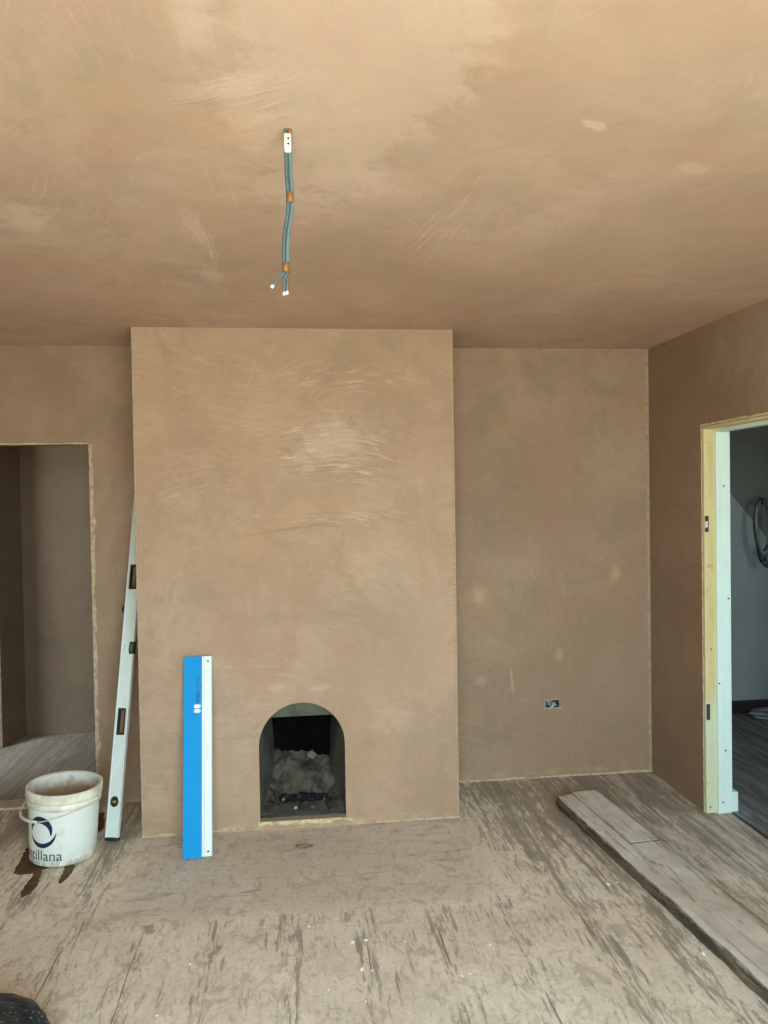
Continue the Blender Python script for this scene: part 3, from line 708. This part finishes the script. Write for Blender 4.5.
# ------------------------------------------------------------------ raised plank on the floor
def plank():
    t = thing('timber_plank', 'thick plaster-caked plank lying on the floorboards by the right doorway', 'plank', (1.228, .045, 0), (0, 0, R(4.9)))
    Wd, Th, L = .222, .060, 2.35
    top = None
    def topmat():
        g = G('plank_top'); n = g.noise(g.co, 6, 6, .65, .5); s = g.noise(g.map(g.co, scale=(1, .1, 1)), 40, 5, .65, .5); f = g.noise(g.co, 60, 4)
        c = g.mix(g.sm(n, .35, .68), (.50, .455, .395), (.66, .61, .54))
        c = g.mix(g.math('MULTIPLY', g.sm(g.math('ADD', s, g.math('MULTIPLY', n, .35)), .70, .84), .75), c, (.22, .175, .14))
        return g.set(col=c, rough=.85, spec=.25, nrm=g.bump(g.math('ADD', g.math('MULTIPLY', n, .5), g.math('MULTIPLY', f, .15)), .35, .006))
    def sidemat():
        g = G('plank_side'); s = g.noise(g.map(g.co, scale=(1, .14, 1.6)), 34, 6, .7, .7); n = g.noise(g.co, 14, 5, .65)
        c = g.mix(g.sm(s, .35, .65), (.045, .034, .024), (.20, .165, .115)); z = g.sep(g.co)[2]
        c = g.mix(g.math('MULTIPLY', g.sm(g.math('ADD', z, g.math('MULTIPLY', n, .05)), .070, .088), .7), c, (.46, .40, .34))
        return g.set(col=c, rough=.85, nrm=g.bump(s, .7, .01))
    mt, ms = topmat(), sidemat()
    m = MB(); NL, NW, NT = 150, 8, 5; bm = m.bm
    grid = {}
    for i in range(NL+1):
        y = -L*i/NL
        for j in range(NW+1):
            for k in range(NT+1):
                if 0 < j < NW and 0 < k < NT and 0 < i < NL: continue
                u, w = j/NW, k/NT; x = Wd*u; z = Th*w
                sk = .045*u if i == 0 else 0
                e = mnoise.fractal(Vector((y*9, w*1.3, u*3)), 1, 2, 4)
                if j == 0: x += .007*e+(.006 if k in (0,) else 0)-.003*math.sin(w*PI); 
                if j == NW: x += .0025*e
                if k == NT: z += .0025*e-(.004*(abs(e)+.3) if j == 0 else 0)
                if k < NT and i == 0: sk += .004*e
                grid[i, j, k] = bm.verts.new((x, y+sk, z))
    def q(a, b, c, d, mi, sm=True):
        f = bm.faces.new([grid[p] for p in (a, b, c, d)]); f.material_index = mi; f.smooth = sm
    for i in range(NL):
        for j in range(NW):
            q((i,j,NT),(i,j+1,NT),(i+1,j+1,NT),(i+1,j,NT),0); q((i,j,0),(i,j+1,0),(i+1,j+1,0),(i+1,j,0),1)
        for k in range(NT):
            q((i,0,k),(i,0,k+1),(i+1,0,k+1),(i+1,0,k),1); q((i,NW,k),(i,NW,k+1),(i+1,NW,k+1),(i+1,NW,k),1)
    for i in (0, NL):
        for j in range(NW):
            for k in range(NT): q((i,j,k),(i,j+1,k),(i,j+1,k+1),(i,j,k+1),1)
    m.build('beam', [mt, ms], t)
    # thin lath let into the top, with an open joint
    m = MB(); m.box((.084, -.545, Th-.004), (Wd-.010, .020, Th+.0025)); m.build('top_lath', mt, t, bevel=.002)
    m = MB(); m.box((.080, -.560, Th-.004), (.084, .022, Th+.0012)); m.box((.084, -.556, Th-.004), (Wd-.006, -.546, Th+.0012)); m.build('joint_gap', plain('joint_dirt', (.20, .165, .13), .9), t)
plank()

# ------------------------------------------------------------------ socket hole with cable tails
def socket():
    t = thing('back_box', 'small open electrical box with grey cable ends in the alcove wall', 'electrical box', (SX, D, SZ))
    d = bpy.data.materials['dark_void']
    m = MB(); x0, x1, z0, z1 = -.040, .042, -.022, .022
    m.box((x0, .040, z0), (x1, .045, z1)); m.box((x0, .004, z0), (x0+.003, .040, z1)); m.box((x1-.003, .004, z0), (x1, .040, z1)); m.box((x0+.003, .004, z0), (x1-.003, .040, z0+.003)); m.box((x0+.003, .004, z1-.003), (x1-.003, .040, z1))
    m.build('box_shell', plain('galvanised_dark', (.13, .18, .19), .5, metal=.3), t)
    cc = [plain('cable_grey', (.24, .32, .35), .5), plain('cable_maroon', (.07, .02, .035), .5), plain('cable_pale', (.52, .56, .56), .5)]
    for k, (p, c, r) in enumerate([([(-.030, .036, .008), (-.022, .010, .010), (-.012, -.004, .000), (-.006, .010, -.014)], 0, .0065), ([(.000, .038, .012), (.014, .008, .014), (.026, -.004, .012), (.030, .012, .002)], 1, .007),
                                   ([(.030, .036, .010), (.016, .006, .004), (.002, -.006, -.010), (-.006, .004, -.018)], 2, .0055), ([(-.010, .038, .004), (.000, .016, .008), (.008, .004, .000), (.028, .008, -.012)], 0, .0055)]):
        MB().tube(bez(p, 8), r, 10).build('cable_tail', cc[c], t)
    mb = MB()
    for (a, b, s, sd, w) in [((SX-.046, D, SZ-.020), (SX+.050, D, SZ-.021), (0, 0, -1), 31, .006), ((SX-.040, D, SZ+.020), (SX+.040, D, SZ+.024), (0, 0, 1), 32, .002),
                             ((SX-.040, D, SZ-.024), (SX-.038, D, SZ+.022), (-1, 0, 0), 33, .0018), ((SX+.041, D, SZ-.022), (SX+.040, D, SZ+.024), (1, 0, 0), 34, .0018)]:
        ragged(mb, a, b, s, (0, -1, 0), w, .004, sd, 24, .8)
    structure(mb.build('trim_10', plain('chipped_plaster', (.62, .54, .44), .9, var=.3, scale=80, bump=.4)), 'chipped plaster round the electrical box hole')
socket()

# ------------------------------------------------------------------ litter on the floor
o = lump('wood_chip', (-.001, -.205, 0), .026, plain('wood_chip', (.30, .185, .10), .8, var=.4, scale=60), 3.3, sq=(1.35, .5, .30), rough=.6); tag(o, 'brown wood chip on the hearth in front of the fireplace', 'wood chip')
m_cr = plain('plaster_crumb', (.84, .80, .73), .8)
crumb0 = lump('plaster_crumb', (.162, -.948, 0), .0050, m_cr, 1.7, sq=(1.4, .8, .6)); tag(crumb0, 'tiny white plaster crumb lying on the dusty floorboards', 'plaster crumb', 'plaster crumbs on the floorboards')
for k, (x, y, s) in enumerate([(.207, -.943, 1.1), (.181, -1.103, 1.5), (.212, -1.112, .7), (.339, -.967, .6), (.492, -1.177, .8), (.520, -1.171, .6), (.179, -1.261, .7), (.014, -.829, .8), (-.012, -.47, .6),
                               (1.175, -.698, 1.2), (1.215, -.690, .8), (1.300, -1.175, 1.3), (.622, -1.025, .6), (-.376, -.998, .8), (-.21, -1.12, .6), (-.27, -.90, .5), (.07, -1.19, .6), (-.44, -1.24, .6), (.30, -1.33, .6)]):
    o = crumb0.copy(); C.objects.link(o); o.location = (x, y, 0); o.rotation_euler = (0, 0, k*1.3); o.scale = (s, s, s)
# wet brown run-off round the bucket
def spill():
    mb = MB()
    outs = [[(-1.219, 0.016), (-1.203, -0.115), (-1.188, -0.254), (-1.169, -0.276), (-1.104, -0.276), (-1.082, -0.251), (-1.043, -0.218), (-1.018, -0.182), (-1.121, -0.085)],
            [(-1.1, -0.248), (-1.101, -0.314), (-1.104, -0.393), (-1.094, -0.463), (-1.082, -0.469), (-1.062, -0.442), (-1.057, -0.383), (-1.065, -0.319), (-1.074, -0.262)],
            [(-0.993, -0.206), (-0.984, -0.284), (-0.979, -0.367), (-0.965, -0.378), (-0.952, -0.335), (-0.948, -0.271), (-0.953, -0.222)],
            [(-0.994, 0.322), (-0.967, 0.318), (-0.926, 0.158), (-0.928, 0.098), (-0.952, 0.114)]]
    for q, poly in enumerate(outs):
        P = [Vector((x, y, 0)) for x, y in poly]; pts = []
        for i in range(len(P)):
            a, b = P[i], P[(i+1) % len(P)]
            for k in range(7):
                p = a.lerp(b, k/7); n = mnoise.noise(Vector((p.x*60, p.y*60, q)))*.008; pts.append((p.x+n, p.y+n*.7))
        mb.prism(pts, .0012, lambda u, v, w, q=q: (u, v, w+q*.00006))
    g = G('wet_plaster_water'); n = g.noise(g.co, 16, 5, .6)
    g.set(col=g.mix(g.sm(n, .35, .7), (.085, .046, .022), (.15, .085, .045)), rough=.7, spec=.2)
    tag(mb.build('water_stain', g.m), 'wet brown plaster-water stain spreading from under the white bucket', 'stain')
spill()

# black rubble sack at the near left
def sack():
    bm = bmesh.new(); bmesh.ops.create_icosphere(bm, subdivisions=5, radius=1)
    for v in bm.verts:
        c = v.co.copy(); n = mnoise.fractal(c*1.6+Vector((2, 5, 1)), 1, 2, 5)
        rid = abs(mnoise.noise(c*4.2+Vector((7, 1, 3)))); f = 1+.05*n-.05*rid
        z = max(c.z, -.55)
        v.co = Vector((c.x*.30*f, c.y*.24*f, (z+.55)*.105*(f+.03*n)))
    me = bpy.data.meshes.new('rubble_sack'); bm.to_mesh(me); bm.free()
    me.polygons.foreach_set('use_smooth', [True]*len(me.polygons))
    g = G('black_polythene'); n = g.noise(g.co, 20, 6, .7, 1.0); sp = g.noise(g.co, 130, 3)
    c = g.mix(g.sm(sp, .62, .70), (.008, .012, .016), (.40, .44, .44)); me.materials.append(g.set(col=c, rough=g.sm(sp, .6, .7, .32, .7), nrm=g.bump(n, .8, .015)))
    t = bpy.data.objects.new('rubble_sack', me); C.objects.link(t); t.location = (-.945, -1.425, 0); t.rotation_euler = (0, 0, R(-38))
    tag(t, 'black plastic rubble sack with white specks lying at the near left of the floor', 'sack')
    m = MB(); pts = [(.265+.02*i, .02*math.sin(i*1.7), .055+.012*i) for i in range(5)]
    m.tube(pts, [.035, .016, .014, .028, .045], 14); m.build('tied_neck', g.m, t)
sack()

# ------------------------------------------------------------------ hall odds and ends
def coil(name, label, loc, n, r, zr, mats, seed, flat=False):
    t = thing(name, label, 'cable', loc); rr = random.Random(seed)
    for k in range(n):
        pts = []; a = r*(.8+.3*rr.random()); b = zr*(.85+.25*rr.random()); ph = rr.random()*6; dy = rr.uniform(-.012, .012)
        for i in range(29):
            q = 2*PI*i/28+ph
            if flat: p = (a*math.cos(q)+.02*math.sin(3*q+k), b*math.sin(q), .008+.012*k+.004*math.sin(2*q))
            else: p = (a*math.cos(q)*(1+.15*math.sin(q)), dy+.010*math.sin(2*q+k), -b+b*math.sin(q))
            pts.append(p)
        MB().tube(pts, .0075, 8, caps=False).build('cable_loop', mats[k % len(mats)], t)
    return t
hm = [plain('hall_cable_grey', (.16, .20, .22), .45), plain('hall_cable_dark', (.03, .035, .04), .45), plain('hall_cable_pale', (.40, .46, .48), .45)]
t = coil('hanging_cable_coil', 'coil of grey and black cable hanging on the hall wall', (3.14, 1.345, 1.465), 6, .055, .20, hm, 3)
MB().tube([(.0, -.03, -.010), (.0, .03, -.010)], .020, 12).build('cable_tie', hm[1], t)
MB().tube([(0, -.008, 0), (0, .042, .010)], .006, 8).build('wall_nail', hm[1], t)
MB().tube([(.00, -.015, -.405), (.005, -.010, -.435), (.03, 0, -.45)], .018, 12).build('blue_plug', plain('blue_plug', (.03, .12, .22), .4), t)
coil('hose_coil', 'small loose coil of pale cable on the hall floor by the skirting', (3.12, 1.28, 0), 4, .10, .06, [hm[2], hm[0]], 8, True)

# ------------------------------------------------------------------ daylight
w = bpy.data.worlds.new('World'); bpy.context.scene.world = w; w.use_nodes = True
nt = w.node_tree; nt.nodes.clear()
out = nt.nodes.new('ShaderNodeOutputWorld'); bg = nt.nodes.new('ShaderNodeBackground'); tc = nt.nodes.new('ShaderNodeTexCoord'); sp = nt.nodes.new('ShaderNodeSeparateXYZ'); rp = nt.nodes.new('ShaderNodeValToRGB'); mr = nt.nodes.new('ShaderNodeMapRange')
nt.links.new(tc.outputs['Generated'], sp.inputs[0]); nt.links.new(sp.outputs[2], mr.inputs[0]); mr.inputs[1].default_value = -1; mr.inputs[2].default_value = 1
nt.links.new(mr.outputs[0], rp.inputs[0]); nt.links.new(rp.outputs[0], bg.inputs[0]); nt.links.new(bg.outputs[0], out.inputs[0])
e = rp.color_ramp.elements; e[0].position = .0; e[0].color = (.66, .70, .58, 1); e[1].position = 1; e[1].color = (.55, .82, .98, 1)
a = rp.color_ramp.elements.new(.47); a.color = (.66, .70, .58, 1); a = rp.color_ramp.elements.new(.53); a.color = (.72, .93, .97, 1)
bg.inputs[1].default_value = 9.0
def portal(loc, rot, sx, sy):
    l = bpy.data.lights.new('window_portal', 'AREA'); l.shape = 'RECTANGLE'; l.size = sx; l.size_y = sy; l.cycles.is_portal = True
    o = bpy.data.objects.new('window_portal', l); C.objects.link(o); o.location = loc; o.rotation_euler = rot
portal((.35, YB-.15, 1.39), (R(90), 0, 0), 2.00, 1.54)            # rear wall, faces +y
portal((4.42, -1.05, 1.45), (0, R(90), 0), .9, .5)

# ------------------------------------------------------------------ camera
cam = bpy.data.cameras.new('camera'); co = bpy.data.objects.new('camera', cam); C.objects.link(co)
cam.sensor_fit = 'VERTICAL'; cam.sensor_height = 24; cam.lens = 768/1024*24; cam.clip_start = .02
p, yw, rl = -.01901, .11229, -.016
f = Vector((math.sin(yw)*math.cos(p), math.cos(yw)*math.cos(p), math.sin(p))); rg = Vector((math.cos(yw), -math.sin(yw), 0)); up = rg.cross(f)
r2 = rg*math.cos(rl)+up*math.sin(rl); u2 = -rg*math.sin(rl)+up*math.cos(rl)
M = Matrix((r2, u2, -f)).transposed().to_4x4(); M.translation = Vector((0, -3.54475, 1.52182)); co.matrix_world = M
S = bpy.context.scene; S.camera = co
S.view_settings.view_transform = 'Standard'; S.view_settings.look = 'None'; S.view_settings.gamma = 1; S.view_settings.use_curve_mapping = False
S.view_settings.exposure = 1.0
S.cycles.max_bounces = 10; S.cycles.diffuse_bounces = 6
